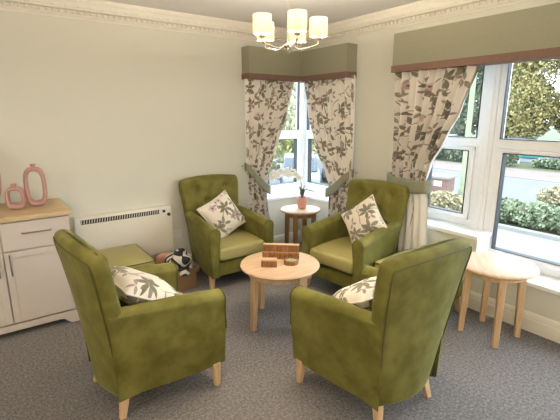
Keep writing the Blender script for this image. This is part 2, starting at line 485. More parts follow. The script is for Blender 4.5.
prism(pr, 'braid_trim', [(XB - e, 3.035 - t), (XB - e, YA - e - .001), (ix - t, iy - t - .0005), (ix - t, 3.035 - t)], 1.955, 2.01, 'trim')
pr2 = empty('pelmet', (XB - .07, 1.2, 1.955), label='long green cloth pelmet with brown braid hem above the wide window', cat='pelmet')
prism(pr2, 'valance', [(ix, -1.1), (XB - e, -1.1), (XB - e, 2.47), (ix, 2.47)], 2.0, 2.275, 'pelmet')
prism(pr2, 'braid_trim', [(ix - t, -1.1 - t), (XB - e, -1.1 - t), (XB - e, 2.47 + t), (ix - t, 2.47 + t)], 1.955, 2.01, 'trim')

# ------------------------------------------------------------------ curtains
def sheet(tab, P, folds, amp, width, off=0., uvo=(0, 0), ph=0., nu=150, nv=70, zr=None, ur=(0, 1), seed=1):
    rnd = random.Random(seed)
    jit = [rnd.uniform(-.35, .35) for _ in range(folds + 2)]
    z1, z0 = (tab[0][0], tab[-1][0]) if zr is None else zr
    mb = MB(); uv = []
    for i in range(nv + 1):
        z = lerp(z1, z0, i / nv); L, R, a = table(tab, z)
        for j in range(nu + 1):
            u = lerp(ur[0], ur[1], j / nu)
            k = u * folds; ki = int(k); fr = k - ki
            jj = lerp(jit[ki], jit[min(ki + 1, folds + 1)], fr)
            th = 2 * PI * (k + jj * .35) + ph + .25 * math.sin(3 * z + u * 4)
            # pleats: rounded lobes
            d = a * amp * (math.sin(th) + .22 * math.sin(2 * th + .7 + z))
            s = lerp(L, R, u) + .25 * a * amp * math.cos(th) * (1 if R > L else -1)
            mb.v.append(P(s, d + off, z)); uv.append((u * width + uvo[0], z + uvo[1]))
    for i in range(nv):
        for j in range(nu):
            q = i * (nu + 1) + j; mb.f.append((q, q + 1, q + nu + 2, q + nu + 1))
    mb.uv = uv; return mb
def curtain(name, P, tab, folds, amp, width, uvo, label, tie, hook, tiew, lin, seed):
    root = empty(name, P(tab[-1][1], 0, 0), label=label, cat='curtain')
    org = root.location.copy()
    Q = lambda s, d, z: tuple(Vector(P(s, d, z)) - org)
    o = sheet(tab, Q, folds, amp, width, uvo=uvo, seed=seed).build('printed_panel', 'floral', root, smooth=180)
    if lin: lin(root, Q)
    # tieback: crescent band from the wall hook, round the inner edge and back
    (sh, zh), (se, ze) = hook, tie
    pts = []
    n = 24
    sg = 1 if se > sh else -1
    path = []
    fd, bd = .062, -.045
    for i in range(n + 1):
        t = i / n; path.append((lerp(sh, se - sg * .02, t), lerp(.0, fd, min(1, t * 4)) , t))
    for i in range(1, 8):
        a = PI * i / 8; path.append((se - sg * .02 + sg * .03 * math.sin(a), (fd + bd) / 2 + (fd - bd) / 2 * math.cos(a), 1))
    for i in range(n + 1):
        t = 1 - i / n; path.append((lerp(sh, se - sg * .02, t), lerp(-.03, bd, min(1, t * 4)), t))
    mb = MB(); m = 6
    for s_, d_, t_ in path:
        zc = lerp(zh, ze, t_) - .03 * math.sin(PI * t_)
        hw = lerp(tiew * .55, tiew, math.sin(PI * (.15 + .55 * t_)))
        for k in range(m + 1):
            mb.v.append(Q(s_, d_, zc + lerp(-hw, hw, k / m)))
    for i in range(len(path) - 1):
        for k in range(m): q = i * (m + 1) + k; mb.f.append((q, q + 1, q + m + 2, q + m + 1))
    tb = mb.build('tieback', 'tie', root, smooth=60)
    md = tb.modifiers.new('thick', 'SOLIDIFY'); md.thickness = .007; md.offset = 0
    MB().ball(Q(sh - sg * .012, -.06, zh), .014).build('hook', 'chrome', root, smooth=180)
    return root
PA = lambda s, d, z: (s, YA - .085 - d, z)
PB = lambda s, d, z: (XB - .085 - d, s, z)
def lining_plain(tab, folds, amp, seed, ext):
    def f(root, Q):
        sheet(tab, Q, folds, amp, 1.2, off=-.02, seed=seed, ur=(0, 1 + ext)).build('lining', 'lining', root, smooth=180)
    return f
tabA = [(1.975, 2.335, 2.97, .8), (1.6, 2.335, 2.87, .95), (1.25, 2.335, 2.74, 1.), (.95, 2.335, 2.62, .8), (.80, 2.345, 2.58, .75), (.6, 2.34, 2.60, .9), (.3, 2.335, 2.64, 1.), (.03, 2.33, 2.64, 1.)]
curtain('curtain', PA, tabA, 8, .028, .88, (0, 0), 'cream leaf print curtain tied back at the far wall side of the corner window', (2.615, .76), (2.325, 1.04), .055, lining_plain(tabA, 8, .028, 3, .025), 3)
tabB = [(1.975, 2.975, 3.74, .8), (1.6, 2.965, 3.66, .95), (1.25, 2.955, 3.53, 1.), (.95, 2.965, 3.34, .8), (.80, 2.97, 3.28, .75), (.6, 2.96, 3.28, .9), (.3, 2.955, 3.28, 1.), (.03, 2.95, 3.28, 1.)]
curtain('curtain', PB, tabB, 8, .028, .92, (2.3, .4), 'cream leaf print curtain tied back between corner window and plain wall strip', (3.30, .745), (2.965, 1.0), .055, lining_plain(tabB, 8, .028, 5, .025), 5)
tabC = [(1.975, 2.49, 1.72, .8), (1.63, 2.46, 1.83, 1.), (1.4, 2.45, 1.94, 1.05), (1.17, 2.445, 2.06, 1.), (1.0, 2.44, 2.10, .7), (.85, 2.42, 2.14, .7), (.6, 2.41, 2.17, .9), (.3, 2.40, 2.19, 1.), (.03, 2.40, 2.19, 1.)]
def liningC(root, Q):
    up = [(1.975, 2.49, 1.705, .8), (1.63, 2.46, 1.812, 1.), (1.4, 2.45, 1.92, 1.05), (1.17, 2.445, 2.035, 1.), (1.0, 2.44, 2.06, .7), (.85, 2.32, 2.03, .7), (.6, 2.30, 2.02, .8), (.3, 2.30, 2.0, .9), (.03, 2.30, 2.0, .9)]
    sheet(tabC, Q, 9, .034, 1.2, off=-.02, seed=8, zr=(1.975, .9), ur=(0, 1.03)).build('lining', 'lining', root, smooth=180)
    sheet(up, Q, 4, .02, 1.2, off=.026, seed=9, zr=(.93, .03)).build('lining', 'lining', root, smooth=180)
curtain('curtain', PB, tabC, 9, .034, 1.12, (4.1, .9), 'cream leaf print curtain with white lining swept aside at the wide window', (2.04, .985), (2.50, 1.02), .06, liningC, 8)

# ------------------------------------------------------------------ armchair
def armchair():
    root = empty('armchair', (0, 0, 0))
    # --- backrest
    tz = lambda z: max(0, (z - .13) / .855)
    def xo(z): t = tz(z); return -.300 - .098 * t ** 1.25
    def xi(z): t = tz(z); return -.175 - .125 * max(0, t) ** 1.2
    def hw(z): t = tz(z); return lerp(.216, .316, min(1, t * 1.15) ** .75)
    btn = [(.865, -.155), (.865, 0), (.865, .155), (.735, -.078), (.735, .078), (.605, -.155), (.605, 0), (.605, .155)]
    def ring(z, shrink=0., zoff=0.):
        W = hw(z) - shrink * .7; a, b_ = xo(z) + shrink, xi(z) - shrink; no, ns = 30, 8; pts = []
        th = (b_ - a); bo, bi = lerp(.055, .033, tz(z)), .02
        r = min(.045, th * .45)
        for i in range(no + 1):                       # outer face, -y to +y
            y = lerp(-W + r * .25, W - r * .25, i / no); pts.append((a + bo * (y / W) ** 2, y))
        e0 = (a + bo, W); e1 = (b_ + bi, W)
        for i in range(1, ns):                        # +y side, rounded
            t = i / ns; pts.append((lerp(e0[0], e1[0], t), W + .012 * math.sin(PI * t)))
        for i in range(no * 2 + 1):                   # inner face, +y to -y
            y = lerp(W - r * .25, -W + r * .25, i / (no * 2)); x = b_ + bi * (y / W) ** 2
            dim = 0
            for bz, by in btn: dim += .030 * math.exp(-(((z - bz) ** 2 + (y - by) ** 2) / .0010))
            pts.append((x + .012 * (1 - (y / W) ** 2) - dim, y))
        for i in range(1, ns):
            t = i / ns; pts.append((lerp(e1[0], e0[0], t), -W - .012 * math.sin(PI * t)))
        return [(x, y, z + zoff - .022 * (y / W) ** 2 * max(0, (z - .75) / .2)) for x, y in pts]
    rings = [ring(.13 + i * .0115) for i in range(71)]
    ztop = .13 + 70 * .0115
    for k in range(1, 7):
        a = PI / 2 * k / 6; rings.append(ring(ztop, .046 * (1 - math.cos(a)) ** 1.15, .052 * math.sin(a)))
    MB().loft(rings).build('backrest', 'velvet', root, smooth=180)
    # --- arms with side panels
    def arm(sy):
        rings = []
        nx = 18
        def sect(t, sh=0., dx=0.):                      # t: 0 back corner .. 1 front
            za = lerp(.665, .602, t ** .8) + .012 * math.sin(PI * t)
            yb, yt, yi = .322, lerp(.300, .345, 1 - (1 - t) ** 1.6), lerp(.225, .236, t)
            tp = (yt - yi) / 2 - sh; cy = (yt + yi) / 2
            zb = lerp(.125, .14, t) + sh
            pts = [(yb - sh, zb, 1), (yb + .008 - sh, .25, 1), (yb + .02 - sh, .37, 1), (lerp(yb, yt, .75) - sh, za - .11, 1)]
            for i in range(9):
                a = PI * i / 8; pts.append((cy + tp * math.cos(a), za - tp + tp * math.sin(a) - sh * .2, 0))
            pts += [(yi + .012 + sh, za - .16, 0), (yi + .018 + sh, .36, 0), (yi + .02 + sh, zb, 0)]
            out = []
            for y, z, o in pts:
                if o: y = lerp(hw(z) + .004, y, 1 - (1 - t) ** lerp(1.55, 2.6, max(0, min(1, (z - .13) / .45))))
                xr = xo(z) + lerp(.055, .033, tz(z)) + .004 if o else lerp(-.292, xo(z) + .05, .5)
                out.append((lerp(xr, .335, t) + dx, y, z))
            return [(p[0], sy * p[1], p[2]) for p in spline(out, 3)]
        for i in range(nx + 1): rings.append(sect(i / nx))
        for k in range(1, 6):
            a = PI / 2 * k / 5; rings.append(sect(1, .016 * (1 - math.cos(a)), .018 * math.sin(a)))
        MB().loft(rings).build('arm', 'velvet', root, smooth=60)
        f = sect(1)
        return [(.345, p[1] * 1.0, p[2]) for p in f], sect
    outl = []
    for sy in (1, -1):
        o, sect = arm(sy); outl.append(o)
    # --- seat frame with front rail
    fr = []
    for x, w, z0, z1 in ((-.2, .22, .155, .29), (.28, .262, .14, .276), (.318, .262, .142, .272), (.328, .258, .152, .262)):
        fr.append([(x, -w, z0), (x, w, z0), (x, w, z1), (x, -w, z1)])
    MB().loft(fr).build('seat_frame', 'velvet', root, bevel=.008)
    # --- seat cushion
    cu = []
    def crect(x, w, z0, z1, r):
        pts = []
        for cx, cz, a0 in ((w - r, z0 + r, -PI / 2), (w - r, z1 - r, 0), (-w + r, z1 - r, PI / 2), (-w + r, z0 + r, PI)):
            for i in range(6):
                a = a0 + PI / 2 * i / 5; pts.append((x, cx + r * math.cos(a), cz + r * math.sin(a)))
        return pts
    for i in range(16):
        t = i / 15; x = lerp(-.2, .325, t); cu.append(crect(x, .246, .290, .414 + .014 * math.sin(PI * min(1, t * 1.05)), .03))
    for k in range(1, 6):
        a = PI / 2 * k / 5; q = .03 * (1 - math.cos(a)); cu.append(crect(.325 + .03 * math.sin(a), .246 - q * .5, .290 + q, .414 - q, .03))
    MB().loft(cu).build('seat_cushion', 'seat', root, smooth=60)
    # --- piping
    rear = []
    for i in range(43):
        z = .135 + i * .0190; q = ring(z); rear.append((q[0][0] - .002, hw(z) - .007, q[0][2]))
    top = [(p[0] - .002, p[1], p[2] + .003) for p in ring(ztop, .002, .008)[0:31]]
    loop = [(x, -y, z) for x, y, z in rear[:-1]] + top + [(x, y, z) for x, y, z in reversed(rear[:-1])]
    MB().tube(loop, .0042, 6).build('back_piping', 'piping', root, smooth=180)
    for o in outl: MB().tube(o[6:], .0048, 6).build('arm_piping', 'piping', root, smooth=180)
    for bz, by in btn:
        MB().ball((xi(bz) + .02 * (by / hw(bz)) ** 2 - .012, by, bz), (.007, .013, .013), 10, 6).build('button', 'velvet', root, smooth=180)
    # --- legs
    for sy in (1, -1):
        MB().taper((.285, sy * .30, .15), (.285, sy * .315, 0), .025, .015).build('leg', 'oakleg', root, bevel=.004)
        MB().taper((-.215, sy * .185, .145), (-.25, sy * .212, 0), .025, .016).build('leg', 'oakleg', root, bevel=.004)
    return root
ch = armchair()
CH = [((1.865, 3.475, 0), -90, 'green velvet armchair backing onto the plain far wall, near the heater'),
      ((2.675, 2.485, 0), 186, 'green velvet armchair in front of the plain strip of wall between corner and wide windows'),
      ((.655, 2.255, 0), 5.5, 'green velvet armchair seen from behind beside the grey sideboard and footstool'),
      ((1.700, 1.405, 0), 89, 'green velvet armchair turning its back, close beside the round side table at the wide window')]
chairs = []
for i, (loc, a, lab) in enumerate(CH):
    o = ch if i == 0 else copy_tree(ch)
    o.location = loc; o.rotation_euler = (0, 0, math.radians(a)); tag(o, lab, 'armchair', 'green velvet armchairs around the coffee table'); chairs.append(o)

# ------------------------------------------------------------------ cushions
def cushion(label, chair, loc, normal, spin, uvo, size=.40, thick=.075):
    """normal and loc in chair space"""
    root = empty('cushion', (0, 0, 0), label=label, cat='cushion', group='leaf print cushions on the armchairs')
    mb = MB(); n = 28; uv = []; h = size / 2
    for side in (1, -1):
        for i in range(n + 1):
            for j in range(n + 1):
                a, b_ = -1 + 2 * i / n, -1 + 2 * j / n
                pinch = 1 - .075 * ((1 - a * a) * abs(b_) ** 3) ; pin2 = 1 - .075 * ((1 - b_ * b_) * abs(a) ** 3)
                z = thick * max(0, (1 - abs(a) ** 2.6)) ** .55 * max(0, (1 - abs(b_) ** 2.6)) ** .55
                z *= 1 + .08 * math.sin(5 * a + uvo[0] * 7) * math.cos(4 * b_ + uvo[1] * 3)
                mb.v.append((a * h * pin2, b_ * h * pinch, side * z)); uv.append((a * h + uvo[0] + (0 if side > 0 else 1.3), b_ * h + uvo[1]))
        o = 0 if side > 0 else (n + 1) ** 2
        for i in range(n):
            for j in range(n): q = o + i * (n + 1) + j; mb.f.append((q, q + 1, q + n + 2, q + n + 1))
    mb.uv = uv
    mb.build('cover', 'cushion', root, smooth=180)
    ed = []
    for a, b_ in [(-1 + 2 * i / 14, -1) for i in range(14)] + [(1, -1 + 2 * i / 14) for i in range(14)] + [(1 - 2 * i / 14, 1) for i in range(14)] + [(-1, 1 - 2 * i / 14) for i in range(14)]:
        ed.append((a * h * (1 - .075 * ((1 - b_ * b_) * abs(a) ** 3)), b_ * h * (1 - .075 * ((1 - a * a) * abs(b_) ** 3)), 0))
    MB().tube(ed, .006, 6, closed=True).build('piping', 'cushion', root, smooth=180)
    N_ = Vector(normal).normalized(); U = Vector((0, 0, 1)); xx = U.cross(N_).normalized(); yy = N_.cross(xx)
    R = Matrix((xx, yy, N_)).transposed().to_4x4() @ Matrix.Rotation(math.radians(spin), 4, 'Z')
    cm = Matrix.Translation(chair.location) @ Matrix.Rotation(chair.rotation_euler.z, 4, 'Z')
    root.matrix_world = cm @ Matrix.Translation(loc) @ R
    return root
cushion('tilted leaf print cushion on the armchair backing onto the plain far wall', chairs[0], (-.04, .00, .615), (1, 0, .55), 24, (.3, .2), .385)
cushion('leaf print cushion standing on one corner, on the armchair between corner and wide windows', chairs[1], (-.04, .05, .655), (1, .0, .5), 43, (1.6, .9), .36)
cushion('leaf print cushion half hidden inside the armchair by the sideboard', chairs[2], (.0, .0, .60), (.62, 0, 1.), 4, (2.9, .4), .45, .09)
cushion('leaf print cushion half hidden inside the armchair beside the round side table', chairs[3], (.03, .0, .59), (.55, 0, 1.), -8, (3.7, 1.6), .45, .09)

# ------------------------------------------------------------------ round tables
def round_table(name, loc, r, h, legr, rz, label, top='oak', leg='oakleg', lw=.024, group=None, splay=.03):
    root = empty(name, loc, rz, label, 'table', group)
    th = .026
    prof = [(.001, h - th), (r - .012, h - th), (r - .004, h - th + .006), (r, h - th * .5), (r - .003, h - .004), (r - .008, h), (.001, h)]
    MB().lathe(prof, n=64).build('tabletop', top, root, smooth=40)
    ro = legr + .012
    MB().lathe([(ro - .02, h - th), (ro - .02, h - th - .05), (ro, h - th - .05), (ro, h - th), (ro - .02, h - th)], n=48, caps=False).build('apron', leg, root, smooth=40)
    for k in range(4):
        a = PI / 2 * k; c, s_ = math.cos(a), math.sin(a)
        mb = MB(); rr = []
        for z, d, w_ in ((0, legr + splay, lw * .8), (h - th - .001, legr, lw)):
            q = []
            for u, v in ((-1, -1), (1, -1), (1, 1), (-1, 1)):
                q.append((c * (d + u * w_) - s_ * v * w_ , s_ * (d + u * w_) + c * v * w_, z))
            rr.append(q)
        mb.loft(rr).build('leg', leg, root, bevel=.004)
    return root
TC = (1.745, 2.385)
round_table('coffee_table', (TC[0], TC[1], 0), .305, .485, .235, math.radians(2), 'low round light oak coffee table in the middle of the four armchairs', splay=.02)
round_table('side_table', (2.885, 1.305, 0), .265, .555, .175, math.radians(40), 'round light oak side table below the wide window', splay=.02, group='round wooden side tables')
round_table('side_table', (2.825, 3.47, 0), .225, .56, .155, math.radians(32), 'round side table in the window corner carrying a potted orchid', leg='oakdark', splay=.01, group='round wooden side tables')

# things on the coffee table
TH_ = .485
ang = math.atan2(2.433 - 2.625, 1.972 - 1.749)
bl = empty('desk_caddy', (1.812, 2.463, TH_), ang, 'long two tiered brown wooden block with carved lettering on the coffee table', 'ornament')
b = MB()
for i in range(9): b.box((-.141 + i * .0315, -.002, 0), (-.141 + i * .0315 + .0305, .030, .106))
b.build('slatted_back', 'acacia', bl, bevel=.002)
MB().box((-.145, -.034, 0), (.145, -.003, .056)).build('front_tier', 'acacia', bl, bevel=.003)
MB().box((-.143, -.003, .1065), (.143, .032, .113)).build('top_strip', 'acaciatop', bl, bevel=.002)
b = MB(); random.seed(4)
x = -.085
while x < .095:
    wd = random.choice((.008, .010, .013)); k = random.choice((0, 1, 2))
    b.box((x, -.0355, .016), (x + .003, -.0335, .040))
    if k: b.box((x, -.0355, .037), (x + wd, -.0335, .040))
    if k == 2: b.box((x, -.0355, .016), (x + wd, -.0335, .019)); b.box((x + wd - .003, -.0355, .016), (x + wd, -.0335, .040))
    x += wd + .007
b.build('carved_lettering', 'carve', bl)
bx = empty('wooden_box', (1.635, 2.372, TH_), ang + .05, 'small plain brown wooden box before the lettered block', 'box')
MB().box((-.058, -.028, 0), (.058, .028, .048)).build('body', 'acacia', bx, bevel=.003)
MB().box((-.059, -.029, .049), (.059, .029, .060)).build('lid', 'acaciatop', bx, bevel=.003)
tn = empty('tin', (1.803, 2.318, TH_), 0, 'small round brown dish with pale filling before the lettered block', 'dish')
MB().lathe([(.001, 0), (.052, 0), (.056, .006), (.056, .030), (.053, .035), (.049, .035), (.048, .012), (.001, .012)], n=36).build('bowl', 'acacia', tn, smooth=40)
MB().lathe([(.001, .0125), (.0475, .0125), (.044, .026), (.001, .029)], n=28).build('filling', 'herbs', tn, smooth=40)

# orchid in pot on the corner table
oc = (2.86, 3.485, .56)
pt = empty('potted_orchid', oc, 0, 'white orchid in a pink pot on the corner side table', 'plant')
MB().lathe([(.001, 0), (.040, 0), (.047, .006), (.058, .055), (.060, .085), (.054, .122), (.051, .126), (.047, .122), (.050, .10), (.001, .10)], n=36).build('pot', 'pot', pt, smooth=40)
MB().lathe([(.001, .1005), (.0495, .1005), (.04, .108), (.001, .112)], n=20).build('compost', 'soil', pt, smooth=40)
rv = Vector((.807, -.59, 0))      # to the right as seen from the room
def sp(r, z, f=0.): v = rv * r + Vector((.59, .807, 0)) * f; return (v.x, v.y, z)
b = MB()
for a, ln, up in ((.3, .10, .10), (1.6, .09, .13), (2.9, .10, .09), (4.2, .08, .12), (5.2, .06, .15)):
    d = Vector((math.cos(a), math.sin(a), 0)); sd = Vector((-d.y, d.x, 0)); rr = []
    for i in range(9):
        t = i / 8; c = d * (ln * t * .6) + Vector((0, 0, .11 + up * math.sin(t * PI * .55))); wd = .014 * math.sin(PI * (.12 + .86 * t)) + .001
        rr.append([tuple(c - sd * wd), tuple(c + Vector((0, 0, -.004))), tuple(c + sd * wd), tuple(c + Vector((0, 0, .002)))])
    b.loft(rr)
b.build('leaves', 'green', pt, smooth=60)
stem = spline([sp(0, .11), sp(-.008, .22), sp(-.025, .33), sp(-.08, .405), sp(-.16, .42), sp(-.25, .41), sp(-.34, .375)], 8)
MB().tube(stem, .004, 6).build('stem', 'stem', pt, smooth=180)
for k, (r, z) in enumerate(((-.035, .355), (-.075, .395), (-.11, .425), (-.145, .39), (-.175, .44), (-.21, .40), (-.245, .43), (-.28, .385), (-.315, .41), (-.345, .36))):
    b = MB(); o = Vector(sp(r, z - .012, -.02 + .012 * (k % 3)))
    fc = Vector((-.59, -.807, .05)).normalized(); ux = Vector((.807, -.59, 0)); uz = fc.cross(ux)
    for q in range(5):
        a = PI / 2 + 2 * PI * q / 5 + .2 * k; dr = ux * math.cos(a) + uz * math.sin(a); sd = fc.cross(dr); rr = []
        for i in range(6):
            t = i / 5; c = o + dr * (.042 * t) + fc * (.006 * math.sin(PI * t)); wd = .018 * math.sin(PI * (.1 + .85 * t)) + .001
            rr.append([tuple(c - sd * wd), tuple(c - fc * .001), tuple(c + sd * wd), tuple(c + fc * .002)])
        b.loft(rr)
    b.build('flower', 'petal', pt, smooth=60)

# ------------------------------------------------------------------ sideboard and vases
sb = empty('sideboard', (0, 3.60, 0), 0, 'beige painted sideboard with oak top and bar handles', 'sideboard')
SX0, SX1, SY0, SY1, SH = -.475, .470, -.255, .275, .90     # local to the empty
b = MB()
b.box((SX0, SY0, .10), (SX1, SY1, .868))
b.build('carcass', 'cab', sb, bevel=.003)
def plinth(x0, x1, y):
    pts = [(x0, .098), (x0, 0), (x0 + .075, 0), (x0 + .095, .012), (x0 + .125, .042), (x0 + .15, .05), (x1 - .15, .05), (x1 - .125, .042), (x1 - .095, .012), (x1 - .075, 0), (x1, 0), (x1, .098)]
    return [[(a, yy, z) for a, z in pts] for yy in (y, y + .02)]
MB().loft(plinth(SX0 - .008, SX1 + .012, SY0 - .02)).build('plinth', 'cab', sb)
b = MB(); b.box((SX1 - .02, SY0 + .002, 0), (SX1 + .012, SY1, .098)); b.box((SX0 - .008, SY0 + .002, 0), (SX0 + .02, SY1, .098)); b.box((SX0, SY1 - .02, 0), (SX1, SY1, .098))
b.build('plinth', 'cab', sb)
MB().box((SX0 - .02, SY0 - .045, .8695), (SX1 + .018, SY1 + .008, SH)).build('worktop', 'oaktop', sb, bevel=.004)
fy = SY0 - .001
for x0, x1, hs in ((SX0 + .004, -.0 + .026, 1), (.034, SX1 - .002, -1)):
    d = MB().box((x0, fy - .02, .654), (x1, fy, .858)).build('drawer', 'cab', sb, bevel=.004)
    xm = (x0 + x1) / 2
    hb = MB(); hb.tube([(xm - .09, fy - .022, .775), (xm - .085, fy - .045, .776), (xm, fy - .05, .777), (xm + .085, fy - .045, .776), (xm + .09, fy - .022, .775)], .0055, 8)
    hb.build('handle', 'pewter', d, smooth=60)
    dm = MB().box((x0, fy - .014, .108), (x1, fy, .645))
    e = .045
    dm.box((x0, fy - .02, .108), (x0 + e, fy - .0141, .645)); dm.box((x1 - e, fy - .02, .108), (x1, fy - .0141, .645))
    dm.box((x0 + e, fy - .02, .108), (x1 - e, fy - .0141, .108 + e)); dm.box((x0 + e, fy - .02, .645 - e), (x1 - e, fy - .0141, .645))
    dr = dm.build('door', 'cab', sb, bevel=.003)
    hx = x0 + .032 if hs < 0 else x1 - .032
    hb = MB(); hb.tube([(hx, fy - .022, .625), (hx, fy - .045, .62), (hx, fy - .05, .55), (hx, fy - .045, .48), (hx, fy - .022, .475)], .0055, 8)
    hb.build('handle', 'pewter', dr, smooth=60)

def ring_vase(loc, w, h, hole, dep, label, rz=0., neck=.02, ex=.62):
    root = empty('vase', loc, rz, label, 'vase', 'pink hollow ring vases on the sideboard')
    n = 48; outer, inner = [], []
    def rrect(a, hw, hh, zc, p):
        c, s_ = math.cos(a), math.sin(a)
        return (hw * math.copysign(abs(c) ** p, c), zc + hh * math.copysign(abs(s_) ** p, s_))
    hw, hh = w / 2, h / 2; iw, ih, iz = hole
    mb = MB(); K = 12; rings = []
    for i in range(n):
        a = 2 * PI * i / n
        o = rrect(a, hw, hh, hh, ex); q = rrect(a, iw, ih, iz, .66)
        cx, cz = (o[0] + q[0]) / 2, (o[1] + q[1]) / 2; vx, vz = (o[0] - q[0]) / 2, (o[1] - q[1]) / 2
        r = []
        for k in range(K):
            b_ = 2 * PI * k / K; cc, ss = math.cos(b_), math.sin(b_)
            cc = math.copysign(abs(cc) ** .7, cc); ss = math.copysign(abs(ss) ** .7, ss)
            r.append((cx + vx * cc, dep / 2 * ss, max(0, cz + vz * cc)))
        rings.append(r)
    rings.append(rings[0]); mb.loft(rings, caps=False)
    mb.build('body', 'pink', root, smooth=180)
    MB().lathe([(neck * .85, h - .012), (neck * .8, h + .006), (neck * 1.1, h + .016), (neck * 1.1, h + .022), (neck * .7, h + .022), (neck * .6, h)], n=20).build('neck', 'pink', root, smooth=50)
    return root
ring_vase((.308, 3.62, SH), .150, .305, (.047, .113, .158), .075, 'tall pink ceramic vase with long upright hole on the sideboard', -.25, .018)
ring_vase((.166, 3.575, SH), .128, .172, (.039, .052, .093), .07, 'small pink ceramic vase with arched hole on the sideboard', -.25, .018)
ring_vase((-.022, 3.62, SH), .24, .47, (.065, .12, .27), .08, 'pink ceramic vase cut by the picture edge', -.25, .02, 1.0)

# ------------------------------------------------------------------ wall heater, socket
ht = empty('panel_heater', (1.02, YA, .237), 0, 'cream wall mounted electric panel heater with black vent slots', 'heater')
def rr_prism(x0, x1, z0, z1, r, ya, yb):
    pts = []
    for cx, cz, a0 in ((x1 - r, z0 + r, -PI / 2), (x1 - r, z1 - r, 0), (x0 + r, z1 - r, PI / 2), (x0 + r, z0 + r, PI)):
        for i in range(5): a = a0 + PI / 2 * i / 4; pts.append((cx + r * math.cos(a), cz + r * math.sin(a)))
    return [[(p[0], y, p[1]) for p in pts] for y in (ya, yb)]
MB().loft(rr_prism(-.442, .442, 0, .478, .02, -.002, -.07)).build('body', 'heater', ht, bevel=.006)
b = MB(); nsl = 33
MB().box((-.395, -.0712, .410), (.315, -.0705, .450)).build('vent_recess', 'black', ht)
for i in range(nsl):
    x = -.392 + i * .7 / (nsl - 1); b.add([(x - .002, -.074, .414), (x + .004, -.074, .414), (x + .010, -.074, .448), (x + .004, -.074, .448), (x - .002, -.0713, .414), (x + .004, -.0713, .414), (x + .010, -.0713, .448), (x + .004, -.0713, .448)],
        [(0, 1, 2, 3), (7, 6, 5, 4), (0, 4, 5, 1), (1, 5, 6, 2), (2, 6, 7, 3), (3, 7, 4, 0)])
b.build('vent_slats', 'heater', ht)
MB().box((.345, -.0735, .418), (.372, -.0705, .444)).build('display', 'black', ht)
MB().lathe([(.001, 0), (.016, 0), (.016, .012), (.001, .014)], n=20).build('dial', 'black', ht).matrix_local = Matrix.Translation((.405, -.07, .395)) @ Matrix.Rotation(PI / 2, 4, 'X')
so = empty('wall_socket', (1.50, YA, .39), 0, 'white double socket low on the far wall between heater and armchair', 'socket')
MB().box((-.073, -.011, -.043), (.073, -.0005, .043)).build('plate', 'white', so, bevel=.004)
for x in (-.036, .036):
    MB().box((x - .006, -.014, .018), (x + .006, -.0105, .034)).build('switch', 'white', so)

# ------------------------------------------------------------------ footstool, box and cloth by the heater
fs = empty('footstool', (.805, 3.50, 0), 0, 'square olive green footstool with dark piped top in front of the heater', 'footstool')
FX, FY = .255, .275
MB().box((-FX, -FY, .15), (FX, FY, .30)).build('body', 'velvet', fs, bevel=.012)
cu = []
def rsq(f, z):
    pts = []; r = .03
    for cx, cy, a0 in ((1, -1, -PI / 2), (1, 1, 0), (-1, 1, PI / 2), (-1, -1, PI)):
        for i in range(5): a = a0 + PI / 2 * i / 4; pts.append((cx * (FX - r) * f + r * math.cos(a) * f, cy * (FY - r) * f + r * math.sin(a) * f, z))
    return pts
MB().loft([rsq(1.0, .301), rsq(1.012, .33), rsq(1.012, .395), rsq(1.0, .405), rsq(.9, .416), rsq(.6, .424), rsq(.2, .426)]).build('cushion_top', 'seat', fs, smooth=50)
MB().tube(rsq(1.018, .400), .005, 6, closed=True).build('piping', 'piping', fs, smooth=180)
for sx in (1, -1):
    for sy in (1, -1): MB().taper((sx * .215, sy * .235, .15), (sx * .225, sy * .245, 0), .024, .016).build('leg', 'oakleg', fs, bevel=.003)
f2 = copy_tree(fs); f2.location = (2.79, 1.86, 0); f2.rotation_euler = (0, 0, math.radians(4))
tag(fs, fs['label'], 'footstool', 'green footstools'); tag(f2, 'olive green footstool half hidden behind the armchair turning its back, below the wide window curtain', 'footstool', 'green footstools')
cb = empty('cardboard_box', (1.325, 3.50, 0), .06, 'open brown box on the carpet beside the far wall armchair', 'box')
b = MB(); q = .008; bw, bd, bh = .15, .15, .20
b.box((-bw, -bd, 0), (bw, bd, q)); b.box((-bw, -bd, q), (bw, -bd + q, bh)); b.box((-bw, bd - q, q), (bw, bd, bh)); b.box((-bw, -bd + q, q), (-bw + q, bd - q, bh)); b.box((bw - q, -bd + q, q), (bw, bd - q, bh))
b.build('carton', 'cardboard', cb)
def lump(name, m, loc, dims, seed, label, cat, amp=.18):
    rnd = random.Random(seed); ph = [(rnd.uniform(3, 7), rnd.uniform(0, 6), Vector((rnd.gauss(0, 1), rnd.gauss(0, 1), rnd.gauss(0, 1))).normalized()) for _ in range(7)]
    mb = MB(); n, k = 44, 30; rings = []
    for i in range(1, k):
        a = PI * i / k - PI / 2; r = []
        for j in range(n):
            d = Vector((math.cos(a) * math.cos(2 * PI * j / n), math.cos(a) * math.sin(2 * PI * j / n), math.sin(a)))
            f = 1 + sum(amp / 3 * math.sin(w_ * d.dot(v) + p_) for w_, p_, v in ph)
            r.append((d.x * dims[0] * f, d.y * dims[1] * f, max(-dims[2] * .8, d.z * dims[2] * f)))
        rings.append(r)
    o = mb.loft(rings).build(name, m, smooth=180); o.location = loc; return tag(o, label, cat)
lump('cloth_bundle', 'bundle', (1.36, 3.44, .245), (.115, .12, .12), 3, 'crumpled black and white patterned cloth bundled in the brown box', 'cloth', .24)
lump('folded_cloth', 'peach', (1.28, 3.60, .235), (.085, .075, .085), 9, 'peach coloured cloth poking up behind the black and white bundle', 'cloth', .2)

